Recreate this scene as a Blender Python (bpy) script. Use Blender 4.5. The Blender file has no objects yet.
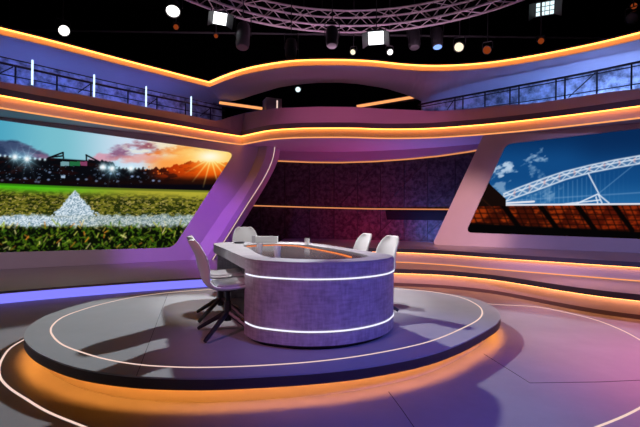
import bpy, bmesh, math, random
import numpy as np
from mathutils import Vector, geometry

S = bpy.context.scene
COL = S.collection
random.seed(7)

# ------------------------------------------------------------ camera model
F, Y0, RHO, EYE = 427.0, 217.5, 0.010, 1.305
CR, SR = math.cos(RHO), math.sin(RHO)


def ray(px, py):
    u = (px - 320) / F
    v = -(py - Y0) / F
    return (u * CR - v * SR, u * SR + v * CR)          # X/Y and Z/Y slopes


def onz(px, py, z):
    dx, dz = ray(px, py)
    t = (z - EYE) / dz
    return Vector((dx * t, t, z))


def onsheet(px, py, poly):
    """point where the sight line meets the upright sheet over a plan polyline"""
    dx, dz = ray(px, py)
    for (x0, y0), (x1, y1) in zip(poly[:-1], poly[1:]):
        den = (x1 - x0) - dx * (y1 - y0)
        if abs(den) < 1e-9:
            continue
        s = (dx * y0 - x0) / den
        if -1e-6 <= s <= 1 + 1e-6:
            t = y0 + s * (y1 - y0)
            if t > 0.1:
                return Vector((dx * t, t, EYE + dz * t))
    raise ValueError(('no hit', px, py))


def project(x, y, z):
    a, b = x / y, (z - EYE) / y
    u = a * CR + b * SR
    v = -a * SR + b * CR
    return 320 + F * u, Y0 - F * v


def interp(px, curve):
    if px <= curve[0][0]:
        (a, b), (c, d) = curve[0], curve[1]
    elif px >= curve[-1][0]:
        (a, b), (c, d) = curve[-2], curve[-1]
    else:
        for (a, b), (c, d) in zip(curve[:-1], curve[1:]):
            if a <= px <= c:
                break
    return b + (d - b) * (px - a) / (c - a)


def zcol(x, y, curve):
    """height on the upright line at (x, y) that a traced edge reaches"""
    z = 3.0
    for _ in range(3):
        px, _q = project(x, y, z)
        z = EYE + y * ray(px, interp(px, curve))[1]
    return z


# ------------------------------------------------------------ mesh helpers
class MB:
    def __init__(self):
        self.v, self.f = [], []

    def add(self, vs, fs):
        o = len(self.v)
        self.v += [tuple(p) for p in vs]
        self.f += [tuple(i + o for i in q) for q in fs]
        return self

    def box(self, c, s, rz=0.0):
        hx, hy, hz = s[0] / 2, s[1] / 2, s[2] / 2
        cs, sn = math.cos(rz), math.sin(rz)
        vs = []
        for z in (-hz, hz):
            for x, y in ((-hx, -hy), (hx, -hy), (hx, hy), (-hx, hy)):
                vs.append((c[0] + x * cs - y * sn, c[1] + x * sn + y * cs, c[2] + z))
        return self.add(vs, [(0, 3, 2, 1), (4, 5, 6, 7), (0, 1, 5, 4), (1, 2, 6, 5), (2, 3, 7, 6), (3, 0, 4, 7)])

    def tube(self, pts, r, n=8, closed=False, radii=None):
        pts = [Vector(p) for p in pts]
        m = len(pts)
        rings = []
        up = Vector((0, 0, 1))
        for i, p in enumerate(pts):
            if closed:
                t = pts[(i + 1) % m] - pts[i - 1]
            else:
                t = pts[min(i + 1, m - 1)] - pts[max(i - 1, 0)]
            t.normalize()
            ref = up if abs(t.z) < 0.95 else Vector((1, 0, 0))
            a = t.cross(ref).normalized()
            b = t.cross(a).normalized()
            rr = radii[i] if radii else r
            rings.append([p + (a * math.cos(k * 2 * math.pi / n) + b * math.sin(k * 2 * math.pi / n)) * rr for k in range(n)])
        vs = [q for ring in rings for q in ring]
        fs = []
        for i in range(m if closed else m - 1):
            j = (i + 1) % m
            for k in range(n):
                l = (k + 1) % n
                fs.append((i * n + k, i * n + l, j * n + l, j * n + k))
        if not closed:
            fs.append(tuple(range(n)))
            fs.append(tuple((m - 1) * n + k for k in range(n)))
        return self.add(vs, fs)

    def prism(self, poly, z0, z1, holes=()):
        loops = [[Vector((p[0], p[1], 0)) for p in poly]] + [[Vector((p[0], p[1], 0)) for p in h] for h in holes]
        flat = [p for l in loops for p in l]
        n = len(flat)
        tris = geometry.tessellate_polygon(loops)
        vs = [(p.x, p.y, z0) for p in flat] + [(p.x, p.y, z1) for p in flat]
        fs = [tuple(t) for t in tris] + [tuple(i + n for i in t) for t in tris]
        o = 0
        for l in loops:
            k = len(l)
            for i in range(k):
                j = (i + 1) % k
                fs.append((o + i, o + j, n + o + j, n + o + i))
            o += k
        return self.add(vs, fs)

    def slab3(self, outer, holes, off):
        """planar 3-D polygon with holes, thickened by the vector off"""
        loops = [[Vector(p) for p in outer]] + [[Vector(p) for p in h] for h in holes]
        flat = [p for l in loops for p in l]
        n = len(flat)
        tris = geometry.tessellate_polygon(loops)
        off = Vector(off)
        fs = [tuple(t) for t in tris] + [tuple(i + n for i in t) for t in tris]
        o = 0
        for l in loops:
            k = len(l)
            for i in range(k):
                j = (i + 1) % k
                fs.append((o + i, o + j, n + o + j, n + o + i))
            o += k
        return self.add(flat + [p + off for p in flat], fs)

    def loft(self, rows, closed=False, caps=False):
        m = len(rows[0])
        vs = [p for r in rows for p in r]
        fs = []
        for i in range(len(rows) - 1):
            for k in range(m if closed else m - 1):
                l = (k + 1) % m
                fs.append((i * m + k, i * m + l, (i + 1) * m + l, (i + 1) * m + k))
        if caps:
            fs.append(tuple(range(m)))
            fs.append(tuple((len(rows) - 1) * m + k for k in range(m)))
        return self.add(vs, fs)

    def lathe(self, prof, n=20, c=(0, 0, 0)):
        rows = [[(c[0] + r * math.cos(2 * math.pi * k / n), c[1] + r * math.sin(2 * math.pi * k / n), c[2] + z) for k in range(n)] for r, z in prof]
        return self.loft(rows, True, True)

    def sweep(self, plan, prof, closed=False, zs=None):
        """closed (n, z) profile carried along a plan polyline; n points to its left"""
        rows = []
        for i, (p, nn) in enumerate(zip(plan, normals(plan, closed))):
            base = 0 if zs is None else zs[i]
            rows.append([(p[0] + nn[0] * a, p[1] + nn[1] * a, base + z) for a, z in prof])
        if closed:
            rows.append(rows[0])
        return self.loft(rows, True, not closed)

    def build(self, name, mat, parent=None, smooth=False):
        me = bpy.data.meshes.new(name)
        me.from_pydata(self.v, [], self.f)
        bm = bmesh.new()
        bm.from_mesh(me)
        bmesh.ops.remove_doubles(bm, verts=bm.verts, dist=1e-6)
        bmesh.ops.recalc_face_normals(bm, faces=bm.faces)
        if smooth:
            for f in bm.faces:
                f.smooth = True
            for e in bm.edges:
                if len(e.link_faces) == 2 and e.calc_face_angle(0) > math.radians(38):
                    e.smooth = False
        bm.to_mesh(me)
        bm.free()
        if mat:
            me.materials.append(mat)
        o = bpy.data.objects.new(name, me)
        COL.objects.link(o)
        if parent:
            o.parent = parent
        return o


def normals(plan, closed=False):
    m = len(plan)
    out = []
    for i in range(m):
        def seg(a, b):
            d = Vector((plan[b][0] - plan[a][0], plan[b][1] - plan[a][1]))
            return d.normalized()
        if closed:
            d0, d1 = seg(i - 1, i), seg(i, (i + 1) % m)
        else:
            d0 = seg(max(i - 1, 0), max(i, 1))
            d1 = seg(min(i, m - 2), min(i + 1, m - 1))
        n0, n1 = Vector((-d0.y, d0.x)), Vector((-d1.y, d1.x))
        b = (n0 + n1)
        b.normalize()
        k = 1 / max(0.5, b.dot(n0))
        out.append((b.x * k, b.y * k))
    return out


def offset(plan, d, closed=False):
    return [(p[0] + n[0] * d, p[1] + n[1] * d) for p, n in zip(plan, normals(plan, closed))]


def catmull(pts, per=5, closed=False):
    pts = [Vector(p) for p in pts]
    m = len(pts)
    out = []
    for i in range(m if closed else m - 1):
        if closed:
            a, b, c, d = pts[i - 1], pts[i], pts[(i + 1) % m], pts[(i + 2) % m]
        else:
            a, b, c, d = pts[max(i - 1, 0)], pts[i], pts[i + 1], pts[min(i + 2, m - 1)]
        # centripetal spacing keeps the curve free of loops
        ta = max((b - a).length, 1e-6) ** .5
        tb = max((c - b).length, 1e-6) ** .5
        tc = max((d - c).length, 1e-6) ** .5
        m1 = ((b - a) / ta - (c - a) / (ta + tb) + (c - b) / tb) * tb if (b - a).length > 1e-6 else (c - b)
        m2 = ((c - b) / tb - (d - b) / (tb + tc) + (d - c) / tc) * tb if (d - c).length > 1e-6 else (c - b)
        for k in range(per):
            t = k / per
            t2, t3 = t * t, t * t * t
            out.append(b * (2 * t3 - 3 * t2 + 1) + m1 * (t3 - 2 * t2 + t) + c * (-2 * t3 + 3 * t2) + m2 * (t3 - t2))
    if not closed:
        out.append(pts[-1])
    return out


def xy(pts):
    return [(p[0], p[1]) for p in pts]


def extend(plan, a, b):
    p0, p1 = Vector(plan[0]), Vector(plan[1])
    q0, q1 = Vector(plan[-1]), Vector(plan[-2])
    s = p0 + (p0 - p1).normalized() * a
    e = q0 + (q0 - q1).normalized() * b
    return [tuple(s)] + list(plan) + [tuple(e)]


def tag(o, label, cat, group=None):
    o['label'] = label
    o['category'] = cat
    if group:
        o['group'] = group
    return o


def struct(o):
    o['kind'] = 'structure'
    return o


def thing(name, label, cat, loc=(0, 0, 0), rz=0.0, group=None):
    o = bpy.data.objects.new(name, None)
    COL.objects.link(o)
    o.empty_display_size = 0.1
    o.location = loc
    o.rotation_euler = (0, 0, rz)
    return tag(o, label, cat, group)


def copy_thing(root, loc, rz, label):
    r = root.copy()
    COL.objects.link(r)
    r.location = loc
    r.rotation_euler = (0, 0, rz)
    r['label'] = label
    for ch in list(root.children):
        c = ch.copy()
        COL.objects.link(c)
        c.parent = r
        for g in list(ch.children):
            d = g.copy()
            COL.objects.link(d)
            d.parent = c
    return r


# ------------------------------------------------------------ materials
def lin(c):
    c = [x / 255 for x in c]
    return tuple(x / 12.92 if x <= .04045 else ((x + .055) / 1.055) ** 2.4 for x in c)


def mat(name, col, rough=.6, metal=0.0, vary=0.0, scale=6.0, bump=0.0, spec=.5, contrast=None):
    m = bpy.data.materials.new(name)
    m.use_nodes = True
    nt = m.node_tree
    b = nt.nodes['Principled BSDF']
    b.inputs['Base Color'].default_value = (*col, 1)
    b.inputs['Roughness'].default_value = rough
    b.inputs['Metallic'].default_value = metal
    b.inputs['Specular IOR Level'].default_value = spec
    if vary or bump:
        tc = nt.nodes.new('ShaderNodeTexCoord')
        no = nt.nodes.new('ShaderNodeTexNoise')
        no.inputs['Scale'].default_value = scale
        no.inputs['Detail'].default_value = 8
        no.inputs['Roughness'].default_value = .65
        nt.links.new(tc.outputs['Object'], no.inputs['Vector'])
        if vary:
            rp = nt.nodes.new('ShaderNodeValToRGB')
            lo, hi = (.3, .7) if contrast is None else contrast
            rp.color_ramp.elements[0].position = lo
            rp.color_ramp.elements[1].position = hi
            rp.color_ramp.elements[0].color = (*[max(0, c * (1 - vary)) for c in col], 1)
            rp.color_ramp.elements[1].color = (*[min(1, c * (1 + vary)) for c in col], 1)
            nt.links.new(no.outputs['Fac'], rp.inputs['Fac'])
            nt.links.new(rp.outputs['Color'], b.inputs['Base Color'])
        if bump:
            bp = nt.nodes.new('ShaderNodeBump')
            bp.inputs['Strength'].default_value = bump
            bp.inputs['Distance'].default_value = .01
            nt.links.new(no.outputs['Fac'], bp.inputs['Height'])
            nt.links.new(bp.outputs['Normal'], b.inputs['Normal'])
    return m


def glow(name, col, strength):
    m = bpy.data.materials.new(name)
    m.use_nodes = True
    nt = m.node_tree
    nt.nodes.remove(nt.nodes['Principled BSDF'])
    e = nt.nodes.new('ShaderNodeEmission')
    e.inputs['Color'].default_value = (*col, 1)
    e.inputs['Strength'].default_value = strength
    nt.links.new(e.outputs[0], nt.nodes['Material Output'].inputs['Surface'])
    return m


def picture_mat(name):
    m = bpy.data.materials.new(name)
    m.use_nodes = True
    nt = m.node_tree
    nt.nodes.remove(nt.nodes['Principled BSDF'])
    e = nt.nodes.new('ShaderNodeEmission')
    a = nt.nodes.new('ShaderNodeAttribute')
    a.attribute_name = 'picture'
    nt.links.new(a.outputs['Color'], e.inputs['Color'])
    e.inputs['Strength'].default_value = 1.0
    nt.links.new(e.outputs[0], nt.nodes['Material Output'].inputs['Surface'])
    return m


def glass_mat(name):
    m = bpy.data.materials.new(name)
    m.use_nodes = True
    b = m.node_tree.nodes['Principled BSDF']
    b.inputs['Base Color'].default_value = (1, 1, 1, 1)
    b.inputs['Roughness'].default_value = .02
    b.inputs['Transmission Weight'].default_value = .62
    b.inputs['IOR'].default_value = 1.45
    return m


M = {}
M['floor'] = mat('studio_floor', (.28, .27, .29), .5, vary=.10, scale=1.3, spec=.22)
M['deck'] = mat('platform_deck', (.36, .36, .38), .5, vary=.06, scale=2.0, spec=.25)
M['edge'] = mat('platform_edge', (.055, .036, .042), .5)
M['recess'] = mat('recess_paint', (.55, .50, .45), .6)
M['paint'] = mat('set_paint', (.46, .42, .48), .5, vary=.03, scale=3)
M['dark_paint'] = mat('dark_set_paint', (.17, .12, .15), .5)
M['mauve'] = mat('mauve_set_paint', (.36, .26, .34), .5)
M['tread'] = mat('stage_tread', (.22, .19, .22), .32, vary=.06, scale=2)
M['lip'] = mat('stage_lip', (.07, .065, .09), .45)
M['concrete'] = mat('desk_concrete', (.36, .34, .36), .6, vary=.16, scale=7, bump=.15)
M['plaster'] = mat('desk_tinted_plaster', (.40, .36, .42), .62, vary=.26, scale=6.5, bump=.3)  # lilac tint of the coloured light put into the grey body's base colour
def weave(m, sx, sz):
    nt = m.node_tree
    no = [n for n in nt.nodes if n.type == 'TEX_NOISE'][0]
    tc = [n for n in nt.nodes if n.type == 'TEX_COORD'][0]
    outs = []
    for sc in ((sx, sx, sz), (sz, sz, sx)):
        mp = nt.nodes.new('ShaderNodeMapping')
        mp.inputs['Scale'].default_value = sc
        n2 = nt.nodes.new('ShaderNodeTexNoise')
        n2.inputs['Scale'].default_value = 1
        n2.inputs['Detail'].default_value = 6
        nt.links.new(tc.outputs['Object'], mp.inputs['Vector'])
        nt.links.new(mp.outputs['Vector'], n2.inputs['Vector'])
        outs.append(n2.outputs['Fac'])
    a1 = nt.nodes.new('ShaderNodeMath')
    a1.operation = 'ADD'
    nt.links.new(outs[0], a1.inputs[0])
    nt.links.new(outs[1], a1.inputs[1])
    a2 = nt.nodes.new('ShaderNodeMath')
    a2.operation = 'ADD'
    nt.links.new(a1.outputs[0], a2.inputs[0])
    nt.links.new(no.outputs['Fac'], a2.inputs[1])
    a3 = nt.nodes.new('ShaderNodeMath')
    a3.operation = 'MULTIPLY'
    a3.inputs[1].default_value = 1 / 3
    nt.links.new(a2.outputs[0], a3.inputs[0])
    for l in list(no.outputs['Fac'].links):
        if l.to_node != a2:
            nt.links.new(a3.outputs[0], l.to_socket)
    rp = [n for n in nt.nodes if n.type == 'VALTORGB'][0]
    rp.color_ramp.elements[0].position, rp.color_ramp.elements[1].position = .40, .60


weave(M['plaster'], 44, 9)
M['black'] = mat('black_paint', (.012, .012, .014), .5)
M['void'] = mat('black_drape', (.006, .006, .008), .9, spec=.05)
M['panel'] = mat('dark_stone_panel', (.033, .031, .034), .75, vary=.55, scale=9, bump=.8, contrast=(.40, .62), spec=.2)
M['groove'] = mat('panel_groove', (.008, .008, .01), .8)
M['blue_wall'] = mat('mottled_gallery_wall', (.44, .48, .58), .6, vary=.7, scale=4.2, contrast=(.38, .62))
M['metal'] = mat('black_railing_metal', (.02, .02, .03), .4, .6)
M['truss'] = mat('truss_metal', (.70, .60, .66), .4, .3)
M['fascia'] = mat('fascia_paint', (.58, .48, .50), .6)
M['lamp_body'] = mat('lamp_body', (.03, .03, .035), .45)
M['lamp_grey'] = mat('lamp_grey', (.16, .15, .17), .5)
M['chair'] = mat('white_chair_shell', (.74, .73, .72), .5)
M['chair_seat'] = mat('chair_upholstery', (.52, .50, .53), .85, vary=.08, scale=40)
M['chair_base'] = mat('black_chair_base', (.015, .013, .016), .4)
M['dark_glass'] = mat('dark_table_glass', (.10, .09, .10), .12, spec=.6)
M['white'] = mat('white_card', (.78, .77, .76), .5)
M['dish'] = mat('grey_dish', (.10, .10, .12), .4)
M['glass'] = glass_mat('clear_glass')
M['orange'] = glow('orange_strip_light', (1, .29, .045), 7.5)
M['step_orange'] = glow('step_strip_light', (1, .36, .10), 8.0)
M['riser_paint'] = mat('riser_paint', (.62, .54, .62), .5)
M['orange_soft'] = glow('soft_orange_strip', (1, .38, .13), 1.15)
M['recess_light'] = glow('recess_strip_light', (1, .34, .05), 19.0)
M['white_line'] = glow('white_strip_light', (.86, .85, 1.0), 1.2)
M['inlay'] = glow('warm_white_inlay', (1, .72, .62), 0.95)
M['riser'] = glow('blue_riser_glow', (.22, .21, 1.0), 1.15)
M['tube'] = glow('cool_tube_light', (.62, .80, 1.0), 1.6)
M['lens'] = glow('lit_lens', (1, .97, .93), 2.5)
M['lens_warm'] = glow('warm_lit_lens', (1, .88, .6), 1.3)
M['flood'] = glow('flood_face', (.93, .97, 1.0), 3.0)
M['cell'] = glow('panel_light_cell', (.75, .95, 1.0), 1.3)
M['blue_led'] = glow('blue_indicator', (.25, .42, 1.0), 1.4)
M['red_led'] = glow('red_indicator', (1, .16, .03), .22)
M['groove_line'] = glow('copper_line_light', (1, .36, .14), .75)

# ------------------------------------------------------------ base geometry
P = 0.22                                   # platform height
DESK = 0.94                                # desk top height
ZL, ZU = 3.50, 4.90                        # the two big strip lights

ST = 0.18                                  # left stage
S1, S2 = 0.34, 0.65                        # right steps

# ---- floor
fl = struct(MB().box((0, 6, -.05), (26, 22, .1)).build('floor', M['floor']))

# ---- platform
OUTER = [(23.9, 336.9), (25.9, 330.2), (33.4, 322.6), (46.8, 315.1), (63.5, 309.3), (83.6, 303.4), (107, 298.4), (140, 294), (176, 290.5), (240, 286.3), (320, 284.8), (393, 287), (413, 289.3), (436.5, 292), (460, 295.5), (476.7, 299.2), (488.4, 304), (497.6, 310), (500.6, 316), (497.6, 322.6), (483.4, 331.8), (460, 343.6), (428, 354.7), (371, 366), (321, 371.8), (264, 375.6), (214, 377.8), (174, 377.6), (137, 376), (107, 372.8), (87, 369.6), (70.2, 365.6), (53.5, 359.8), (36.8, 351.9), (27.6, 344.2)]
INNER = [(50.7, 330.2), (53.5, 324.3), (63.5, 316.8), (83.6, 309.3), (107, 302.8), (135.4, 296.9), (167, 292.8), (204, 289.9), (260, 287.6), (330, 286.9), (390, 288.6), (423.5, 290.9), (443.5, 293.6), (463.6, 298.4), (478.6, 306), (482.3, 312.6), (478.6, 319.3), (463.6, 327.7), (428, 342), (371, 354.2), (321, 361), (264, 365.4), (214, 367.3), (182, 367.3), (142, 365), (107, 359.5), (77, 350.7), (61.9, 344.4), (53.5, 336.9)]
outer = xy(catmull([onz(x, y, P) for x, y in OUTER], 5, True))
inner = xy(catmull([onz(x, y, P) for x, y in INNER], 5, True))


def area(p):
    return sum(p[i - 1][0] * p[i][1] - p[i][0] * p[i - 1][1] for i in range(len(p))) / 2


if area(outer) < 0:
    outer.reverse()
if area(inner) < 0:
    inner.reverse()
plat = thing('stage_platform', 'low lens-shaped grey stage platform with glowing orange recess under its edge, carrying the desk', 'platform', (0, 4.2, 0))
plat_off = Vector((0, 4.2, 0))


def local(mb, off):
    mb.v = [(a - off[0], b - off[1], c - off[2]) for a, b, c in mb.v]
    return mb


local(MB().prism(outer, P - .0119, P), plat_off).build('deck', M['deck'], plat)
local(MB().sweep(outer, [(0.0, P - .085), (0.0, P - .012), (.131, P - .012), (.131, P - .02), (.014, P - .02), (.014, P - .085)], True), plat_off).build('rim', M['edge'], plat)
recess = offset(outer, .13, True)
local(MB().prism(recess, 0, P - .0205), plat_off).build('plinth', M['recess'], plat)
o = local(MB().sweep(outer, [(.018, P - .030), (.018, P - .0205), (.055, P - .0205), (.055, P - .030)], True), plat_off).build('recess_light', M['recess_light'], plat)
o['label'] = 'orange strip light hidden under the platform edge'
o = local(MB().sweep(inner, [(-.008, P - .005), (-.008, P + .002), (.008, P + .002), (.008, P - .005)], True), plat_off).build('inlay_light', M['inlay'], plat)
o['label'] = 'thin warm white light line set into the deck'
sa, sb = onz(168, 293.5, P), onz(136.5, 375.7, P)
local(MB().tube([sa + Vector((0, 0, .0003)), sb + Vector((0, 0, .0003))], .002, 4), plat_off).build('seam', M['groove'], plat)

# ---- floor inlay ring and seams
RING = [(66.6, 420), (44, 410), (27.6, 400), (10, 388.5), (.8, 378.5), (-1, 369), (1.7, 360), (10, 348.4), (23.4, 340), (60, 322), (140, 303), (240, 294), (340, 291), (440, 297), (490, 304), (537, 307), (587, 317.5), (613.6, 326.6), (640, 340), (668, 362), (664, 390), (640, 408), (597, 427), (480, 462), (300, 476), (160, 452)]
ring = xy(catmull([onz(x, y, 0) for x, y in RING], 5, True))
o = MB().sweep(ring, [(-.009, -.004), (-.009, .002), (.009, .002), (.009, -.004)], True).build('floor_light_ring', M['inlay'])
tag(o, 'thin warm white light line set in the floor around the platform', 'light strip')
n_tr = 1
for seg in ([(388.7, 391.8), (403, 411), (416, 430)], [(484, 354), (530, 383), (600, 382), (690, 378)]):
    o = MB().tube([onz(x, y, .0005) for x, y in seg], .0025, 4).build('trim_%d' % n_tr, M['groove'])
    struct(o)
    n_tr += 1

# ------------------------------------------------------------ stages
lf = xy(catmull([onz(x, y, 0) for x, y in ((0, 304), (54, 298.8), (107, 294.3), (160, 290.2), (213, 286.6), (262, 283.6))], 4))
lf = extend(lf, 3.0, .01)
rl = xy(catmull([onz(x, y, .25) for x, y in ((270, 271.2), (330, 271.6), (395, 273.4), (441, 275.3), (487.6, 279.4), (519, 284), (566, 291.8), (602, 297.0), (640, 301.3))], 4))
rl = extend(rl, .01, 2.6)
ru = xy(catmull([onz(x, y, .56) for x, y in ((270, 251.4), (330, 251.6), (395, 252.4), (441, 254.5), (487.6, 257.8), (566, 263), (640, 267.8))], 4))
ru = extend(ru, .01, 3.0)

BW = [(-4.2, 12.2), (-2.6, 12.75), (-1.2, 12.95), (.6, 12.98), (2.0, 12.6), (3.2, 12.0), (4.4, 11.2), (5.2, 10.6)]
BW = xy(catmull([Vector((a, b, 0)) for a, b in BW], 5))
xl = rl[0][0] + .012
bwl = [(a, b - .02) for a, b in BW if a < xl - .05]
bwr = [(a, b - .02) for a, b in BW if a > xl + .05]
yb = bwl[-1][1]
left_stage = thing('stage_step', 'low left stage step with a glowing blue riser below the stadium grass screen', 'step', (-3.5, 8, 0))
lo = Vector((-3.5, 8, 0))
lf[-1] = (rl[0][0] - .012, lf[-1][1])
back_l = [(rl[0][0] - .012, yb)] + bwl[::-1] + [(-9.5, 12.0)]
lpoly = lf + back_l
local(MB().prism(lpoly, ST - .035, ST), lo).build('tread', M['tread'], left_stage)
lin_ = offset(lf, .03)
local(MB().prism(lin_ + back_l, 0, ST - .036), lo).build('riser', M['lip'], left_stage)
o = local(MB().sweep(lf, [(.006, .002), (.006, ST - .036), (.028, ST - .036), (.028, .002)]), lo).build('riser_glow', M['riser'], left_stage)  # light of a strip under the lip, put into the riser face as glow
o['label'] = 'blue-violet glow of a strip light put into the riser face'

right_stage = thing('stage_step', 'long lower curved step with orange light under its lip, right of the desk', 'step', (4, 8, 0))
ro = Vector((4, 8, 0))
rl2 = [p for p in rl]
back_r = [(9.5, 10.3)] + bwr[::-1] + [(rl2[0][0] + .012, yb)]
rpoly = rl2 + back_r
local(MB().prism(rpoly, S1 - .085, S1), ro).build('tread', M['tread'], right_stage)
rin = offset(rl2, .07)
local(MB().prism(rin + back_r, 0, S1 - .086), ro).build('riser', M['riser_paint'], right_stage)
local(MB().sweep(rl2, [(-.004, S1 - .086), (-.004, S1 - .004), (.0, S1 - .004), (.0, S1 - .086)]), ro).build('lip', M['lip'], right_stage)
local(MB().sweep(rl2, [(.004, S1 - .0865), (.004, S1 - .090), (.066, S1 - .090), (.066, S1 - .0865)]), ro).build('strip_light', M['step_orange'], right_stage)
local(MB().sweep(rin, [(-.012, .0), (-.012, .06), (0, .06), (0, .0)]), ro).build('skirting', M['dark_paint'], right_stage)

upper_stage = thing('stage_step', 'upper curved step with orange light under its lip, under the arch screen', 'step', (4, 9.5, S1))
uo = Vector((4, 9.5, S1))
upoly = ru + back_r[:-1] + [(ru[0][0], yb)]
local(MB().prism(upoly, S2 - .085, S2), uo).build('tread', M['tread'], upper_stage)
uin = offset(ru, .05)
local(MB().prism(uin + back_r[:-1] + [(uin[0][0], yb)], S1 + .001, S2 - .086), uo).build('riser', M['riser_paint'], upper_stage)
local(MB().sweep(ru, [(-.004, S2 - .086), (-.004, S2 - .004), (.0, S2 - .004), (.0, S2 - .086)]), uo).build('lip', M['lip'], upper_stage)
local(MB().sweep(ru, [(.004, S2 - .0865), (.004, S2 - .090), (.047, S2 - .090), (.047, S2 - .0865)]), uo).build('strip_light', M['step_orange'], upper_stage)
local(MB().sweep(uin, [(-.02, S1 + .001), (-.02, S1 + .014), (-.002, S1 + .014), (-.002, S1 + .001)]), uo).build('base_light', M['orange_soft'], upper_stage)

# ------------------------------------------------------------ screen walls
la, lb = onz(0, 269.5, ST), onz(190, 260, ST)
ld = (lb - la).normalized()
LW = [tuple((la - ld * 4).xy), tuple((la + ld * 9).xy)]
lnrm = Vector((-ld.y, ld.x, 0))                      # away from the room
ra, rb = onz(640, 253, S2), onz(440, 245, S2)
rd = (rb - ra).normalized()
RW = [tuple((rb + rd * 3).xy), tuple((ra - rd * 5).xy)]
rnrm = Vector((rd.y, -rd.x, 0))
SOF = 3.285


def shift(poly, v):
    return [(p[0] + v.x, p[1] + v.y) for p in poly]


def round_corner(a, b, c, r, n=6):
    a, b, c = Vector(a), Vector(b), Vector(c)
    p = b + (a - b).normalized() * r
    q = b + (c - b).normalized() * r
    return [tuple(p * (1 - t) ** 2 + b * 2 * t * (1 - t) + q * t * t) for t in [k / n for k in range(n + 1)]]


def at_z(p, q, z):
    t = (z - p.z) / (q.z - p.z)
    return p + (q - p) * t


# left: frame with a slanted-end opening
lt0, lt1 = -.13, .149                                       # top edge of the picture
lscr_px = [(-75, 258.5 - 3.8)] + round_corner((100, 249.7), (174, 247.6), (200, 205), 8) + round_corner((195, 210), (235.2, 152.6), (190, 147), 8) + [(-75, 109.5)]
lscr = [onsheet(x, y, LW) for x, y in lscr_px]
far_l = la - ld * 3.4


def screen(name, label, poly_px, sheet, nrm, paint, step=.55):
    """thin video wall set back in its frame, its moving picture stored per point"""
    back = shift(sheet, nrm * .05)
    loop = [onsheet(x, y, back) for x, y in poly_px]
    d = Vector((back[1][0] - back[0][0], back[1][1] - back[0][1], 0)).normalized()
    o0 = Vector((back[0][0], back[0][1], 0))
    ss = [(p - o0).dot(d) for p in loop]
    s0, s1 = min(ss) - .03, max(ss) + .03
    z0, z1 = min(p.z for p in loop) - .03, max(p.z for p in loop) + .03
    nx = int((s1 - s0) / .0125)
    nz = int((z1 - z0) / .0125)
    sv = np.linspace(s0, s1, nx + 1)
    zv = np.linspace(z0, z1, nz + 1)
    SS, ZZ = np.meshgrid(sv, zv)
    X = o0.x + d.x * SS
    Y = o0.y + d.y * SS
    Yc = np.maximum(Y, 1.5)
    a, b = X / Yc, (ZZ - EYE) / Yc
    px = 320 + F * (a * CR + b * SR)
    py = Y0 - F * (-a * SR + b * CR)
    rgb = paint(px, py)
    root = thing(name, label, 'screen', (o0 + d * (s0 + s1) / 2) + Vector((0, 0, z0)))
    off = root.location
    co = np.stack([X - off.x, Y - off.y, ZZ - off.z], -1).reshape(-1, 3)
    idx = np.arange((nx + 1) * (nz + 1)).reshape(nz + 1, nx + 1)
    quads = np.stack([idx[:-1, :-1], idx[:-1, 1:], idx[1:, 1:], idx[1:, :-1]], -1).reshape(-1, 4)
    qs = (SS[:-1, :-1] + .00625).ravel()
    qz = (ZZ[:-1, :-1] + .00625).ravel()
    ins = np.zeros(len(qs), bool)
    zs_ = [p.z for p in loop]
    cs_, cz_ = sum(ss) / len(ss), sum(zs_) / len(zs_)
    big = [(a + math.copysign(.012, a - cs_), b + math.copysign(.012, b - cz_)) for a, b in zip(ss, zs_)]
    for i in range(len(big)):
        (xi, yi), (xj, yj) = big[i], big[i - 1]
        if yi != yj:
            ins ^= ((yi > qz) != (yj > qz)) & (qs < (xj - xi) * (qz - yi) / (yj - yi) + xi)
    quads = quads[ins]
    me = bpy.data.meshes.new('display')
    me.from_pydata(co.tolist(), [], quads.tolist())
    at = me.color_attributes.new('picture', 'FLOAT_COLOR', 'POINT')
    c = np.clip(rgb, 0, 255) / 255
    c = np.where(c <= .04045, c / 12.92, ((c + .055) / 1.055) ** 2.4)
    full = np.ones((c.shape[0] * c.shape[1], 4), np.float32)
    full[:, :3] = c.reshape(-1, 3)
    at.data.foreach_set('color', full.ravel())
    me.materials.append(picture_mat(name + '_picture'))
    ob = bpy.data.objects.new('display', me)
    COL.objects.link(ob)
    ob.parent = root
    mb = MB().slab3([o0 + d * a + Vector((0, 0, b)) + nrm * .004 for a, b in big], [], nrm * .05)
    local(mb, off).build('housing', M['black'], root)
    return root


# ---- procedural pictures, painted in code on a fine grid
def vnoise(x, y, seed=0):
    def h(i, j):
        n = np.sin(i * 127.1 + j * 311.7 + seed * 74.7) * 43758.5453
        return n - np.floor(n)
    xi, yi = np.floor(x), np.floor(y)
    fx, fy = x - xi, y - yi
    fx, fy = fx * fx * (3 - 2 * fx), fy * fy * (3 - 2 * fy)
    return (h(xi, yi) * (1 - fx) + h(xi + 1, yi) * fx) * (1 - fy) + (h(xi, yi + 1) * (1 - fx) + h(xi + 1, yi + 1) * fx) * fy


def fbm(x, y, seed=0, octv=4):
    s, a, t = 0, .5, 0
    for k in range(octv):
        s = s + vnoise(x * 2 ** k, y * 2 ** k, seed + k) * a
        t += a
        a *= .5
    return s / t


def sm(a, b, x):
    t = np.clip((x - a) / (b - a), 0, 1)
    return t * t * (3 - 2 * t)


def mix(c, col, w):
    w = np.clip(w, 0, 1)[..., None]
    return c * (1 - w) + np.array(col, float) * w


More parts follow.
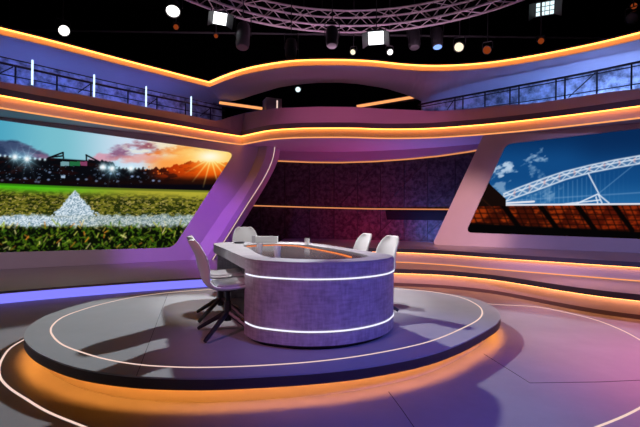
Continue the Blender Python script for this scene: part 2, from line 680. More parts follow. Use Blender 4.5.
def seg_d(x, y, ax, ay, bx, by):
    dx, dy = bx - ax, by - ay
    t = np.clip(((x - ax) * dx + (y - ay) * dy) / (dx * dx + dy * dy + 1e-9), 0, 1)
    return np.hypot(x - ax - t * dx, y - ay - t * dy)


def paint_left(x, y):
    c = np.zeros(x.shape + (3,))
    c[:] = (120, 190, 205)
    c = mix(c, (70, 160, 190), sm(60, -20, x))
    c = mix(c, (205, 222, 240), sm(55, 130, x))
    c = mix(c, (250, 225, 180), sm(135, 190, x))
    c = mix(c, (255, 190, 80), sm(165, 205, x) * sm(140, 152, y))
    n1 = fbm(x / 24, y / 8, 3, 5)
    n2 = fbm(x / 15, y / 5, 11, 6)
    n3 = fbm(x / 9 + 5, y / 3.6, 17, 5)
    c = mix(c, (255, 170, 70), sm(150, 190, x) * sm(146, 160, y) * .6)
    # dark cloud bank, left
    top = 138.5 + np.maximum(0, x - 18) ** 1.2 * .30 + (n1 - .5) * 12
    bank = sm(-1.5, 4, y - top) * sm(70, 44, x)
    c = mix(c, (58, 70, 104), bank * .95)
    c = mix(c, (158, 108, 140), bank * sm(12, 44, x) * sm(.35, .6, n2) * .9)
    c = mix(c, (34, 50, 82), bank * sm(.5, .66, n2) * .7)
    # rosy clouds, centre and right
    for (cx, cy, rx, ry, colr, k) in ((106, 157, 15, 6, (214, 150, 170), .9), (122, 153, 17, 7, (138, 92, 126), .95), (150, 147, 24, 6.5, (150, 78, 92), .95), (140, 158, 28, 5, (232, 150, 140), .7), (176, 150, 30, 6, (240, 120, 40), .85), (196, 152, 26, 4, (255, 200, 110), .7), (212, 149, 22, 3, (215, 120, 60), .7)):
        d = ((x - cx) / rx) ** 2 + ((y - cy) / ry) ** 2
        c = mix(c, colr, sm(1.25, .1, d + (n2 - .5) * 2.6 + (n3 - .5) * 1.4) * k)
    c = mix(c, (255, 235, 190), sm(.55, .68, n3) * sm(100, 150, x) * sm(165, 150, y) * .45)
    c = mix(c, (255, 140, 45), sm(138, 165, x) * sm(152, 163, y) * .8)
    # sun
    r = np.hypot(x - 213, y - 160)
    c = mix(c, (255, 225, 130), np.exp(-(r / 30) ** 2) * .95)
    # stands
    prof = 157 + .035 * x + sm(110, 118, x) * 6 - sm(150, 205, x) * 9 + (fbm(x / 3, y * 0, 5) - .5) * 5
    prof = np.where((x > 47) & (x < 100), 157.5 + (x - 47) * .07, prof)
    st = sm(-.6, .8, y - prof)
    base = np.zeros_like(c)
    base[:] = (8, 9, 14)
    base = mix(base, (168, 40, 6), sm(142, 172, x) * sm(190, 168, y + (n3 - .5) * 12) * .95)
    base = mix(base, (242, 92, 10), np.exp(-(np.hypot((x - 210) / 1.7, (y - 167) * 1.2) / 19) ** 2))
    base = mix(base, (255, 190, 70), np.exp(-(np.hypot((x - 213) / 1.4, (y - 160) * 1.3) / 11) ** 2))
    base = mix(base, (30, 10, 10), sm(.54, .66, n3) * sm(205, 160, x) * .7)
    base = mix(base, (20, 8, 8), sm(175, 182, y + (x - 170) * .02) * .8)
    base = mix(base, (8, 6, 14), sm(183, 186, y))
    c = c * (1 - st[..., None]) + base * st[..., None]
    # crowd lights
    sp = (fbm(x / 1.6, y / 1.3, 21, 2) > .80) & (y > prof + 4) & (y < 184)
    c = mix(c, (95, 120, 150), sp * sm(170, 130, x) * .6)
    rnd = random.Random(3)
    for k in range(26):
        lx, ly = rnd.uniform(0, 165), rnd.uniform(172, 182)
        c = mix(c, (130, 150, 190), sm(1.5, .4, np.hypot((x - lx) / 1.5, y - ly)) * rnd.uniform(.3, .9))
    for k in range(14):
        lx, ly = rnd.uniform(135, 180), rnd.uniform(166, 178)
        c = mix(c, (255, 120, 40), sm(1.2, .3, np.hypot(x - lx, y - ly)) * rnd.uniform(.4, .9))
    # scoreboards and their trusses
    for (a, b, cc) in ((60.5, 69, (130, 180, 190)), (70, 80, (36, 120, 70)), (80.5, 87, (150, 70, 110))):
        c = mix(c, cc, ((x > a) & (x < b) & (y > 161.6) & (y < 165.8)) * .85)
    c = mix(c, (170, 195, 220), ((x > 61) & (x < 65) & (y > 175.5) & (y < 178)) * .9)
    for s in ((48, 158, 63, 152.5), (63, 152.5, 63.5, 158), (51, 157, 62, 156), (86, 155, 100, 162), (86.5, 155, 86.5, 160), (89, 160, 96, 161.5)):
        c = mix(c, (10, 10, 16), sm(1.1, .5, seg_d(x, y, *s)))
    # floodlight row with starbursts
    for lx in list(range(-60, 47, 5)) + list(range(101, 148, 4)):
        ly = 155.5 + .09 * lx if lx < 60 else 167.8 + (lx - 120) * .02
        c = mix(c, (215, 245, 255), np.exp(-(np.hypot(x - lx, y - ly) / 1.25) ** 2))
    for (lx, ly, R) in ((15, 157, 9), (27, 159, 13), (-30, 153, 11), (112, 168.5, 11), (103, 167, 6), (131, 168.5, 6)):
        r = np.hypot(x - lx, y - ly)
        an = np.arctan2(y - ly, x - lx)
        ray_ = np.exp(-(np.sin(an * 5 + .4) ** 2) * 14) * np.exp(-r / (R * .45))
        c = mix(c, (190, 240, 255), ray_ * .95)
        c = mix(c, (150, 220, 245), np.exp(-(r / (R * .62)) ** 2) * .6)
        c = mix(c, (255, 255, 255), np.exp(-(r / 2.8) ** 2))
    # sun star
    r = np.hypot(x - 213, y - 158)
    for an in (75, 105, 128, 150, 52, 30, -20, -60, -100, -140, 175):
        a = math.radians(an)
        ex, ey = 211 + math.cos(a) * 30, 158 + math.sin(a) * 30
        d = seg_d(x, y, 211, 158, ex, ey)
        c = mix(c, (255, 225, 120), np.exp(-(d / .75) ** 2) * np.clip(1.1 - r / 32, 0, 1) * .9)
    c = mix(c, (255, 250, 225), np.exp(-(np.hypot((x - 210) / 2.2, y - 156.5) / 5.5) ** 2))
    # ---- the pitch
    hz = 183.3 + .045 * x - .00005 * x * x
    g = np.zeros_like(c)
    t = y - hz
    g[:] = (112, 128, 30)
    g = mix(g, (76, 190, 20), sm(160, 40, x) * sm(14, 1, t))
    g = mix(g, (195, 180, 60), sm(20, 190, x) * sm(22, 4, t) * .8)
    g = mix(g, (150, 130, 50), sm(4, 14, t) * .5)
    blot = fbm(x / 3.4, y / 1.4, 31, 5)
    g = mix(g, (96, 96, 26), sm(3, 16, t) * .7)
    g = mix(g, (26, 36, 8), sm(.40, .56, blot) * sm(2, 14, t) * .85)
    g = mix(g, (215, 190, 110), sm(.62, .70, fbm(x / 2.2, y / 1.0, 37, 3)) * sm(5, 14, t) * .6)
    g = mix(g, (14, 40, 10), sm(2.2, .8, np.abs(t - .5)) * .4)
    # white lines
    ap = 75.0
    hw = np.clip((y - 190) * .86, 0, 30) * (1 + (fbm(x / 2, y / 2, 41) - .5) * .7)
    tri = sm(1.2, -1.2, np.abs(x - ap) - hw) * sm(188.5, 190, y) * sm(222, 214, y)
    band = sm(213.5, 217, y + (fbm(x / 4, y / 3, 43) - .5) * 6) * sm(229.5, 225, y + (fbm(x / 3, y / 3, 44) - .5) * 7)
    w = np.maximum(tri, band * (.78 + .2 * sm(110, 60, x)))
    speck = fbm(x / 1.1, y / .9, 47, 3)
    wc = np.zeros_like(c)
    wc[:] = (176, 196, 212)
    wc = mix(wc, (226, 238, 246), sm(.5, .66, speck))
    wc = mix(wc, (112, 140, 152), sm(.46, .34, speck) * .8)
    g = g * (1 - w[..., None]) + wc * w[..., None]
    # dark foreground turf with blades
    fg = sm(224, 230, y + (fbm(x / 3, y / 4, 51) - .5) * 9)
    fc = np.zeros_like(c)
    fc[:] = (8, 14, 5)
    fc = mix(fc, (58, 84, 14), sm(.50, .68, fbm(x / 2.6, y / 2.2, 53, 3)))
    g = g * (1 - fg[..., None]) + fc * fg[..., None]
    rnd = random.Random(11)
    for k in range(300):
        bx, by = rnd.uniform(-80, 185), rnd.uniform(224, 250)
        a = rnd.uniform(-2.6, -.5)
        L = rnd.uniform(2.0, 7.5)
        cc = rnd.choice([(150, 170, 40), (92, 130, 22), (190, 190, 80), (70, 100, 20), (170, 150, 50), (50, 100, 20), (226, 214, 140), (214, 130, 40), (80, 120, 24), (40, 80, 14)])
        ex, ey = bx + math.cos(a) * L, by + math.sin(a) * L * .8
        x0, x1, y0_, y1 = min(bx, ex) - 2, max(bx, ex) + 2, min(by, ey) - 2, max(by, ey) + 2
        mk = (x > x0) & (x < x1) & (y > y0_) & (y < y1)
        if mk.any():
            dd = seg_d(x[mk], y[mk], bx, by, ex, ey)
            ww = (np.exp(-(dd / .72) ** 2) * rnd.uniform(.35, .9))[:, None]
            g[mk] = g[mk] * (1 - ww) + np.array(cc, float) * ww
    on = sm(-.5, .5, t)
    c = c * (1 - on[..., None]) + g * on[..., None]
    return c


def paint_right(x, y):
    c = np.zeros(x.shape + (3,))
    c[:] = (16, 72, 130)
    c = mix(c, (6, 42, 88), sm(165, 130, y))
    c = mix(c, (40, 110, 168), sm(175, 205, y) * .75)
    c = mix(c, (8, 40, 84), sm(560, 600, x) * sm(180, 140, y) * .6)
    n = fbm(x / 6 + y / 14, y / 4, 61, 6)
    for (cx, cy, rx, ry, k) in ((504, 168, 15, 5, 1), (497, 175, 10, 5, .9), (536, 158, 10, 7, .8), (533, 168, 4, 8, .5), (541, 176, 5, 6, .4), (545, 192, 14, 10, .45), (500, 186, 9, 10, .6), (508, 165, 7, 4, .9)):
        d = ((x - cx) / rx) ** 2 + ((y - cy) / ry) ** 2
        c = mix(c, (188, 208, 230), sm(1.0, -.6, d + (n - .5) * 5.5) * k * .85)
    # hangers of the arch
    arch_lo = lambda xx: np.interp(xx, [505, 535.6, 566, 593, 640, 700], [201.5, 190.6, 179.3, 172, 163.5, 157])
    hang = np.exp(-((np.mod(x, 4.6) - 2.3) / .55) ** 2) * (y > arch_lo(x) + 3) * (y < 203)
    c = mix(c, (140, 176, 214), hang * .32 * sm(640, 560, x))
    c = mix(c, (140, 170, 210), sm(1.2, .3, seg_d(x, y, 505, 201, 650, 192)) * .35)
    # arch: two rails with lattice
    yt = np.interp(x, [502, 517, 532.6, 548, 563, 590, 615, 640, 700], [194.5, 188.3, 182.4, 176.9, 171.9, 165.2, 160, 155.6, 148])
    yb = np.interp(x, [505, 520, 535.6, 551, 566, 593, 617, 640, 700], [201.5, 196, 190.6, 184.9, 179.3, 172, 167.4, 163.5, 157])
    ph = np.mod(x / 11.0, 1.0)
    fr = (y - yt) / np.maximum(yb - yt, .1)
    ins = (fr > 0) & (fr < 1) & (x > 503)
    diag = np.exp(-(np.minimum(np.abs(fr - ph), np.abs(fr - (1 - ph))) / .11) ** 2) * ins
    c = mix(c, (125, 160, 200), ins * .45)
    c = mix(c, (225, 232, 242), diag * .75)
    for q in (yt, yb, yt + (yb - yt) * .38):
        c = mix(c, (224, 232, 244), np.exp(-((y - q) / .8) ** 2) * (x > 503) * .9)
    c = mix(c, (235, 120, 110), np.exp(-(np.hypot((np.mod(x + 3, 15) - 7.5) / 1.0, (fr - .45) * 3)) ** 2) * ins * .4)
    # mast and stays
    for s in ((588, 173, 599, 194), (598, 194, 576, 204), (598, 194, 609, 203), (598, 194, 602, 203), (596, 197, 598, 204), (600, 200, 560, 204.5)):
        c = mix(c, (225, 232, 245), sm(1.0, .35, seg_d(x, y, *s)) * .9)
    c = mix(c, (120, 160, 200), sm(.9, .3, seg_d(x, y, 598, 194, 640, 160)) * .4)
    # roof edge and seating
    roof = 205 - (x - 505) * .008
    b = np.zeros_like(c)
    b[:] = (62, 16, 6)
    gl = fbm(x / 8, y / 5, 71)
    b = mix(b, (150, 50, 12), sm(.42, .68, gl) * .95)
    b = mix(b, (120, 24, 8), sm(520, 640, x) * .35)
    u = x * .97 - (y - 205) * .42
    b = mix(b, (24, 6, 4), np.exp(-((np.mod(u, 7.4) - 3.7) / .8) ** 2) * .75)
    b = mix(b, (24, 6, 4), np.exp(-((np.mod(y - x * .012, 5.0) - 2.5) / .7) ** 2) * .7)
    for k in range(9):
        x0 = 505 + k * 37
        d = seg_d(x, y, x0 - 3, 204, x0 + 16, 230)
        b = mix(b, (8, 4, 4), sm(3.2, 1.9, d))
    lowb = 224 + (x - 500) * .05
    b = mix(b, (5, 4, 5), sm(-1, 2, y - lowb))
    on = sm(-.4, .6, y - roof) * 1.0
    c = c * (1 - on[..., None]) + b * on[..., None]
    c = mix(c, (228, 230, 240), sm(1.2, .5, np.abs(y - roof)) * (x > 503))
    c = mix(c, (228, 230, 240), sm(1.3, .6, seg_d(x, y, 498, 203.5, 534, 201.5)))
    # dark near roof, left
    e = (x - 489) * .95 - (y - 183)
    dk = (e < 0) & (y < 206 + (505 - x) * .0) & (x < 506)
    c = mix(c, (20, 10, 8), sm(2, -2, (183 + (x - 489) * 1.02) - y) * 0 + (dk & (y > 182 + (x - 489) * .96)) * 1.0)
    c = mix(c, (58, 26, 16), sm(1.0, .4, seg_d(x, y, 479, 196, 500, 215)) * .5)
    return c


LSCR = screen('video_wall', 'wide left video wall showing a stadium pitch with white line at sunset', lscr_px, LW, lnrm, paint_left)

# right: frame with slanted end and opening
rscr_px = [(690, 122.5)] + round_corner((640, 129.8), (506, 143.8), (467, 232), 7) + round_corner((490, 185), (465.3, 232.6), (520, 234.4), 7) + [(690, 240.8)]
rscr = [onsheet(x, y, RW) for x, y in rscr_px]
r_a, r_b = onsheet(482.5, 137, RW), onsheet(434.5, 240, RW)
far_r = ra - rd * 4.2
rb_c = at_z(r_a, r_b, S2 + .02)
corner = [tuple(v) for v in round_corner(at_z(r_a, r_b, 1.6), at_z(r_a, r_b, S2 + .001), Vector((far_r.x, far_r.y, S2 + .001)), .12, 5)]
router = [Vector((far_r.x, far_r.y, SOF)), at_z(r_b, r_a, SOF)] + [Vector(c) for c in corner] + [Vector((far_r.x, far_r.y, S2 + .001))]
wr = struct(MB().slab3(router, [rscr], rnrm * .14).build('wall_right', M['paint']))
RSCR = screen('video_wall', 'right video wall showing a white lattice arch over orange stadium seating', rscr_px, RW, rnrm, paint_right)

# ---- slanted pillar right of the left screen
def rowpts(px, d):
    sh = shift(LW, lnrm * d)
    r = [onsheet(x, y, sh) for x, y in px]
    top = at_z(r[0], r[1], SOF) if r[0].z < SOF else r[0]
    bot = at_z(r[-2], r[-1], ST + .001)
    r[0] = top
    r[-1] = bot
    return r


def resample(r, n=22):
    c = catmull(r, 6)
    L = [0]
    for a, b in zip(c[:-1], c[1:]):
        L.append(L[-1] + (b - a).length)
    out = []
    for k in range(n):
        t = L[-1] * k / (n - 1)
        i = max(j for j in range(len(L)) if L[j] <= t + 1e-9)
        i = min(i, len(c) - 2)
        f = (t - L[i]) / max(L[i + 1] - L[i], 1e-9)
        out.append(c[i] + (c[i + 1] - c[i]) * f)
    return out


A_ = resample(rowpts([(258.5, 147), (257.5, 153), (254, 163), (245, 181), (220, 215), (194, 254)], -.005))
B_ = resample(rowpts([(267, 146), (265.5, 156), (260, 169), (248.5, 191), (229, 222), (207, 257)], -.24))
C_ = resample(rowpts([(274, 145), (272, 158), (264.5, 175.5), (244.5, 207), (225, 238), (211, 260)], -.26))
D_ = resample(rowpts([(281, 144), (279, 157), (272.5, 173), (253, 206.6), (232.5, 240), (221, 259)], .05))
E_ = [p + lnrm * .12 for p in D_]
G_ = [p + lnrm * .30 for p in A_]
louter = [Vector((far_l.x, far_l.y, ST + .001))] + [p - lnrm * -.005 for p in reversed(A_)] + [Vector((far_l.x, far_l.y, SOF))]
wl = struct(MB().slab3(louter, [lscr], lnrm * .12).build('wall_left', M['paint']))
pil = thing('slanted_pillar', 'slanted violet pillar with a thin light line, beside the stadium grass screen', 'pillar', A_[-1])
mb = MB()
mb.loft([[a, b, c, d, e, g] for a, b, c, d, e, g in zip(A_, B_, C_, D_, E_, G_)], True, True)
local(mb, A_[-1]).build('shaft', M['paint'], pil)
tubepts = [c * .86 + d * .14 + Vector((0, -.006, 0)) for c, d in zip(C_, D_)]
o = local(MB().tube(tubepts, .012, 6), A_[-1]).build('light_line', M['inlay'], pil)

# ------------------------------------------------------------ back wall
bw = struct(MB().sweep(BW, [(0, 0.0), (0, SOF + .2), (.15, SOF + .2), (.15, 0.0)]).build('wall_back', M['panel']))
# grooves of the panels
SHG = shift(BW, Vector((0, -.004, 0)))
gro = MB()
gl = [(261, None), (285, None), (309.5, None), (334, None), (357.5, None), (380.5, None), (404, None), (427.5, None), (455, None)]
for gx, _ in gl:
    gro.tube([onsheet(gx, 158, SHG), onsheet(gx, 246, SHG)], .014, 4)
for (x0, y0_, x1, y1) in ((283, 206, 334, 160), (336, 209, 380.5, 162), (380, 210, 428, 160), (430, 206, 462, 180), (240, 228, 261, 209), (276, 240, 312, 207), (320, 242, 372, 206), (368, 244, 396, 216), (418, 243, 441, 222), (242, 206, 283, 163)):
    pts = [onsheet(x0 + (x1 - x0) * k / 6, y0_ + (y1 - y0_) * k / 6, SHG) for k in range(7)]
    gro.tube(pts, .012, 4)
o = gro.build('trim_%d' % n_tr, M['groove'])
struct(o)
n_tr += 1
# header panel from the soffit to the upper line
TOPL = [(245, 160), (279, 161), (310, 162.3), (340, 162.6), (375, 161.5), (410, 159), (440, 156), (470, 151.6), (500, 146)]
HS = shift(BW, Vector((0, -.10, 0)))
rowlo = [onsheet(x, interp(x, TOPL) - 1.2, HS) for x in range(250, 492, 10)]
plan = xy(rowlo)
mb = MB()
mb.loft([[p, Vector((p.x, p.y, SOF + .05)), Vector((p.x, p.y + .09, SOF + .05)), Vector((p.x, p.y + .09, p.z))] for p in rowlo], True, True)
struct(mb.build('trim_%d' % n_tr, M['mauve']))
n_tr += 1
pts = [onsheet(x, interp(x, TOPL), shift(BW, Vector((0, -.05, 0)))) for x in range(258, 486, 6)]
o = MB().tube(pts, .022, 6).build('wall_light_strip', M['groove_line'])
tag(o, 'upper thin orange light line along the top of the dark back wall', 'light strip')
MIDL = [(240, 205.2), (312, 207.4), (373, 208.9), (446, 209.4), (470, 209.4)]
pts = [onsheet(x, interp(x, MIDL), shift(BW, Vector((0, -.03, 0)))) for x in range(244, 466, 6)]
o = MB().tube(pts, .019, 6).build('wall_light_strip', M['groove_line'])
tag(o, 'lower thin orange light line across the middle of the dark back wall', 'light strip')
slot = [(385.5, 210.2), (462, 210.6), (462, 220.6), (387.5, 219.6)]
rt = [onsheet(385.5 + (462 - 385.5) * k / 8, 210.4, shift(BW, Vector((0, -.03, 0)))) for k in range(9)]
rbm = [onsheet(387 + (462 - 387) * k / 8, 219.7 + .9 * k / 8, shift(BW, Vector((0, -.03, 0)))) for k in range(9)]
mb = MB().loft([[a, b, b + Vector((0, .03, 0)), a + Vector((0, .03, 0))] for a, b in zip(rt, rbm)], True, True)
o = mb.build('wall_slot', M['void'])
tag(o, 'long black horizontal slot panel below the light line on the back wall', 'panel')

# ------------------------------------------------------------ lower canopy
LSL = [(0, 96.6), (30, 102), (60, 107.2), (106.6, 115.2), (160, 123.6), (213, 132.8)]
LSR = [(258, 133.6), (270, 131.4), (293, 129.6), (320, 129), (350, 129), (386, 130), (427, 129.5), (453, 128), (490, 125), (533, 120.6), (580, 115), (640, 107.2)]
kink = onz(241.5, 137.2, ZL)
pl = [onz(x, y, ZL) for x, y in LSL]
pr = [onz(x, y, ZL) for x, y in LSR]
CL = xy(catmull(pl + [kink], 5))
CRR = xy(catmull([kink] + pr, 5))
C1 = extend(CL + CRR[1:], 3.2, 3.0)
kidx = len(CL)

can = thing('curved_canopy', 'lower curved balcony band with strong orange light strip above both screens', 'canopy', (0, 10, SOF))
co_ = Vector((0, 10, SOF))
local(MB().sweep(C1, [(.035, SOF), (.035, ZL + .02), (.12, ZL + .02), (.12, SOF)]), co_).build('fascia', M['fascia'], can)
local(MB().sweep(C1, [(-.05, ZL + .021), (-.05, ZL + .15), (.02, ZL + .16), (.3, ZL + .16), (.3, ZL + .021)]), co_).build('lip', M['dark_paint'], can)
o = local(MB().sweep(C1, [(-.046, ZL + .0206), (-.046, ZL + .016), (.034, ZL + .016), (.034, ZL + .0206)]), co_).build('strip_light', M['orange'], can)
o['label'] = 'bright orange strip light under the lip'
o = local(MB().sweep(C1, [(.0, SOF - .002), (.0, SOF + .022), (.034, SOF + .022), (.034, SOF - .002)]), co_).build('edge_light', M['orange_soft'], can)
o['label'] = 'thin pale orange light line on the lower edge'
TOPC = [(-20, 78), (0, 81.6), (31.6, 86.3), (94, 97), (146, 107), (190.5, 115.6), (213, 120.5), (217, 121), (240, 113.8), (262, 110), (279, 108), (320, 106.6), (357.5, 107), (385.6, 109), (440, 111), (467.5, 109), (505, 105), (530, 104), (567.5, 98.4), (605, 92.5), (640, 88.4), (680, 82)]
Coff = offset(C1, .26)
zt = [zcol(a, b, TOPC) if abs(a) < 9 else 3.9 for a, b in Coff]
rows = []
for (p, n), z in zip(zip(C1, normals(C1)), zt):
    def q(d, zz):
        return Vector((p[0] + n[0] * d, p[1] + n[1] * d, zz))
    rows.append([q(.0, ZL + .161), q(.26, z), q(.31, z), q(.31, ZL + .161)])
local(MB().loft(rows, True, True), co_).build('parapet', M['mauve'], can)

# soffit / gallery deck above the stages
sp = offset(C1, .121)
sof = MB().prism(sp + [(13, 13.6), (-13, 13.6)], SOF + .004, SOF + .20)
struct(sof.build('trim_%d' % n_tr, M['paint']))
n_tr += 1

# ------------------------------------------------------------ upper halo
USL = [(0, 31.2), (30, 38.4), (64, 47.0), (106.6, 58.2), (160, 72), (195, 81)]
USR = [(225, 78.2), (243, 72.2), (262, 68), (293, 63.6), (320, 62.6), (350, 62.8), (373, 64), (403, 67), (427, 68.3), (453, 68.0), (490, 65.2), (533, 58.8), (580, 49.8), (610, 43.2), (640, 35.8)]
ku = onz(209.5, 84.6, ZU)
UL = xy(catmull([onz(x, y, ZU) for x, y in USL] + [ku], 5))
UR = xy(catmull([ku] + [onz(x, y, ZU) for x, y in USR], 5))
C2 = extend(UL + UR[1:], 3.2, 3.0)
halo = thing('curved_canopy', 'upper curved ceiling halo edged by a bright orange light strip below the trusses', 'canopy', (0, 10, 4.7))
ho = Vector((0, 10, 4.7))
local(MB().sweep(C2, [(.03, ZU - .06), (.03, ZU + .06), (.045, ZU + .06), (.045, ZU - .06)]), ho).build('cove', M['fascia'], halo)
o = local(MB().sweep(C2, [(-.046, ZU + .0606), (-.046, ZU + .057), (.029, ZU + .057), (.029, ZU + .0606)]), ho).build('strip_light', M['orange'], halo)
o['label'] = 'bright orange strip light round the edge'
local(MB().sweep(C2, [(-.05, ZU + .061), (-.05, ZU + .10), (.2, ZU + .10), (.2, ZU + .061)]), ho).build('lip', M['dark_paint'], halo)
INE = [(0, 56.4), (15.5, 59.6), (110, 81.7), (185.6, 98.2), (215, 104.8), (233, 102), (252, 95.6), (279, 87.4), (300, 84.2), (320, 82.8), (340, 82.8), (357.5, 84), (385.6, 88.4), (406, 94.6), (424, 102.4), (430, 102), (470, 94), (550, 79.7), (595.6, 71), (640, 61.6)]
Uoff = offset(C2, 1.0)
zi = [zcol(a, b, INE) if b > 5 else 4.75 for a, b in Uoff]
rows = []
for (p, n), z in zip(zip(C2, normals(C2)), zi):
    def q(d, zz):
        return Vector((p[0] + n[0] * d, p[1] + n[1] * d, zz))
    rows.append([q(.012, ZU - .061), q(1.0, z), q(1.0, z + .05), q(.05, ZU + .055)])
local(MB().loft(rows, True, True), ho).build('soffit', M['paint'], halo)

# ---- gallery walls behind the rails
def gallery(name, keep):
    pts = [(a, b, z) for (a, b), z in zip(offset(C2, 1.002), zi) if keep(project(a, b, 4.2)[0], b)]
    mb = MB()
    rows = []
    nn = normals([(a, b) for a, b, _ in pts])
    for (a, b, z), n in zip(pts, nn):
        rows.append([Vector((a, b, SOF + .201)), Vector((a, b, z + .03)), Vector((a + n[0] * .1, b + n[1] * .1, z + .03)), Vector((a + n[0] * .1, b + n[1] * .1, SOF + .201))])
    mb.loft(rows, True, True)
    return struct(mb.build(name, M['blue_wall']))


gallery('wall_gallery_left', lambda px, b: px < 236 or b < 3)
gallery('wall_gallery_right', lambda px, b: px > 418)

# ---- railings
RS = offset(C1, .50)
def on_rail(x, y):
    return onsheet(x, y, RS)


def down(p, z):
    return Vector((p.x, p.y, z))


DECKZ = SOF + .20
def railing(label, top, low, posts, diags, extra=None):
    r0 = on_rail(*top[0])
    root = thing('railing', label, 'railing', down(r0, DECKZ))
    off = root.location.copy()
    xs = np.linspace(top[0][0], top[-1][0], 14)
    local(MB().tube([on_rail(x, interp(x, top)) for x in xs], .024, 6), off).build('top_rail', M['metal'], root)
    local(MB().tube([on_rail(x, interp(x, low)) for x in xs], .012, 6), off).build('lower_rail', M['metal'], root)
    if extra:
        local(MB().tube([on_rail(x, interp(x, extra)) for x in xs if x >= extra[0][0]], .012, 6), off).build('middle_rail', M['metal'], root)
    for x in posts:
        p = on_rail(x, interp(x, top))
        local(MB().tube([down(p, DECKZ + .001), p], .017, 6), off).build('post', M['metal'], root)
    for d in diags:
        local(MB().tube([on_rail(*d[0]), on_rail(*d[1])], .012, 6), off).build('brace', M['metal'], root)
    return root


railing('black gallery railing on the left, above the stadium grass screen',
        [(-40, 54), (0, 62.6), (110, 87), (190, 103.5), (225, 110.5)], [(-40, 65.5), (0, 73.7), (110, 95.2), (189, 111), (225, 117.5)],
        [-20, 15.5, 57, 91, 128, 157, 185.6, 210.5], [((-6, 76), (13, 67)), ((78, 92.6), (91, 83.5)), ((148, 105), (157, 98.5)), ((200, 116), (210, 108.4))],
        [(-40, 46), (0, 56.5), (110, 81.8), (190, 99), (225, 107)])
railing('black gallery railing on the right, above the arch screen',
        [(418, 105), (430, 102.2), (550, 80), (595.6, 71.2), (640, 61.7), (690, 51)], [(418, 116), (520, 102.4), (530, 101), (595.6, 90.6), (640, 83.5), (690, 75)],
        [455, 463, 485, 510, 519, 556, 565, 597, 631.6, 668], [((447, 110), (454, 100)), ((568.4, 97.5), (595.6, 72.5))],
        [(418, 107.5), (520, 88.5), (550, 83), (565.6, 79.8), (640, 65.4), (690, 55)])
TL = ['leftmost', 'second from the left', 'third from the left', 'rightmost']
for k, (x, y0_, y1) in enumerate(((32.2, 60, 85.2), (94, 74.6, 97.2), (146, 86.3, 107), (191, 96.5, 115.8))):
    sh = offset(C1, .36)
    a, b = onsheet(x, y0_, sh), onsheet(x, y1, sh)
    root = thing('tube_light', 'upright white tube light on the left gallery rail, %s of four' % TL[k], 'light', down(b, DECKZ), 0, 'upright tube lights on the left gallery')
    off = root.location.copy()
    local(MB().tube([down(b, b.z + .0), down(b, a.z)], .020, 8), off).build('tube', M['tube'], root)
    local(MB().tube([down(b, DECKZ + .001), down(b, b.z)], .018, 8), off).build('socket', M['metal'], root)

# ---- things in the opening behind the parapet
a = onz(261.5, 97, 4.75)
cx = a.x
bxw = .50
c0 = Vector((a.x + .28, a.y + .2, DECKZ))
col = thing('gallery_column', 'short square violet column with a light line seen in the gallery opening', 'column', c0)
local(MB().box((c0.x, c0.y, (DECKZ + 4.72) / 2 + .0005), (.46, .46, 4.72 - DECKZ), math.radians(22)), c0).build('shaft', M['paint'], col)
fx = Vector((math.cos(math.radians(22)), math.sin(math.radians(22)), 0))
fy = Vector((-fx.y, fx.x, 0))
pp = c0 + fx * .09 - fy * .235
local(MB().box((pp.x, pp.y, 4.26), (.035, .012, .8), math.radians(22)), c0).build('light_line', M['inlay'], col)
for label, pxa, pxb, yy in (('orange light beam in the gallery opening, left of the violet column', (219, 103.8), (262, 109.8), 12.6), ('orange light beam rising to the right in the gallery opening', (357, 107.8), (419, 97.4), 11.9)):
    dx, dz = ray(*pxa)
    p = Vector((dx * yy, yy, EYE + dz * yy))
    dx, dz = ray(*pxb)
    y2 = yy - .2
    q_ = Vector((dx * y2, y2, EYE + dz * y2))
    root = thing('light_beam', label, 'light strip', p)
    dirv = (q_ - p).normalized()
    sd = Vector((0, 1, 0))
    upv = sd.cross(dirv).normalized()
    if upv.z < 0:
        upv = -upv

    def bar(h0, h1, d0, d1):
        mb = MB()
        r_ = []
        for e in (p, q_):
            r_.append([e + upv * h0 + sd * d0, e + upv * h1 + sd * d0, e + upv * h1 + sd * d1, e + upv * h0 + sd * d1])
        return mb.loft(r_, True, True)
    local(bar(.0, .10, .02, .3), p).build('housing', M['dark_paint'], root)
    local(bar(.0, .075, .0, .0195), p).build('strip_light', M['orange_soft'], root)

# ------------------------------------------------------------ desk
DT = [(213, 243.7), (225, 249.2), (235, 253.7), (241, 256.3), (248, 258.6), (257.8, 260.2), (274, 261.3), (298.8, 262.3), (320, 262.5), (344.6, 262.1), (369, 260.7), (385.6, 258.8), (392, 257.1), (394, 255.9), (391.5, 254.8), (375.7, 252.3), (351, 248.6), (325, 244.6), (307, 242.6), (290.6, 241.8), (270, 241.7), (245, 242), (225, 242.3), (216, 242.9)]
dplan = xy(catmull([onz(x, y, DESK) for x, y in DT], 5, True))
if area(dplan) < 0:
    dplan.reverse()
dc = onz(310, 250, DESK)
dc = Vector((dc.x, dc.y, P))
desk = thing('presenter_desk', 'long rounded concrete-look presenter desk with two white light bands, on the platform', 'desk', dc)
GT = [(244, 245.3), (250, 249), (257, 253.2), (267, 256.6), (290, 258.5), (320, 259.4), (345, 258.9), (368, 256.6), (363, 254.2), (350, 251.6), (330, 248.2), (312, 245.6), (295, 244.3), (275, 243.9), (256, 244.2)]
gplan = xy(catmull([onz(x, y, DESK) for x, y in GT], 4, True))
if area(gplan) < 0:
    gplan.reverse()
dtop = offset(dplan, .008, True)
local(MB().prism(dtop, DESK - .105, DESK, [gplan]), dc).build('desktop', M['concrete'], desk)
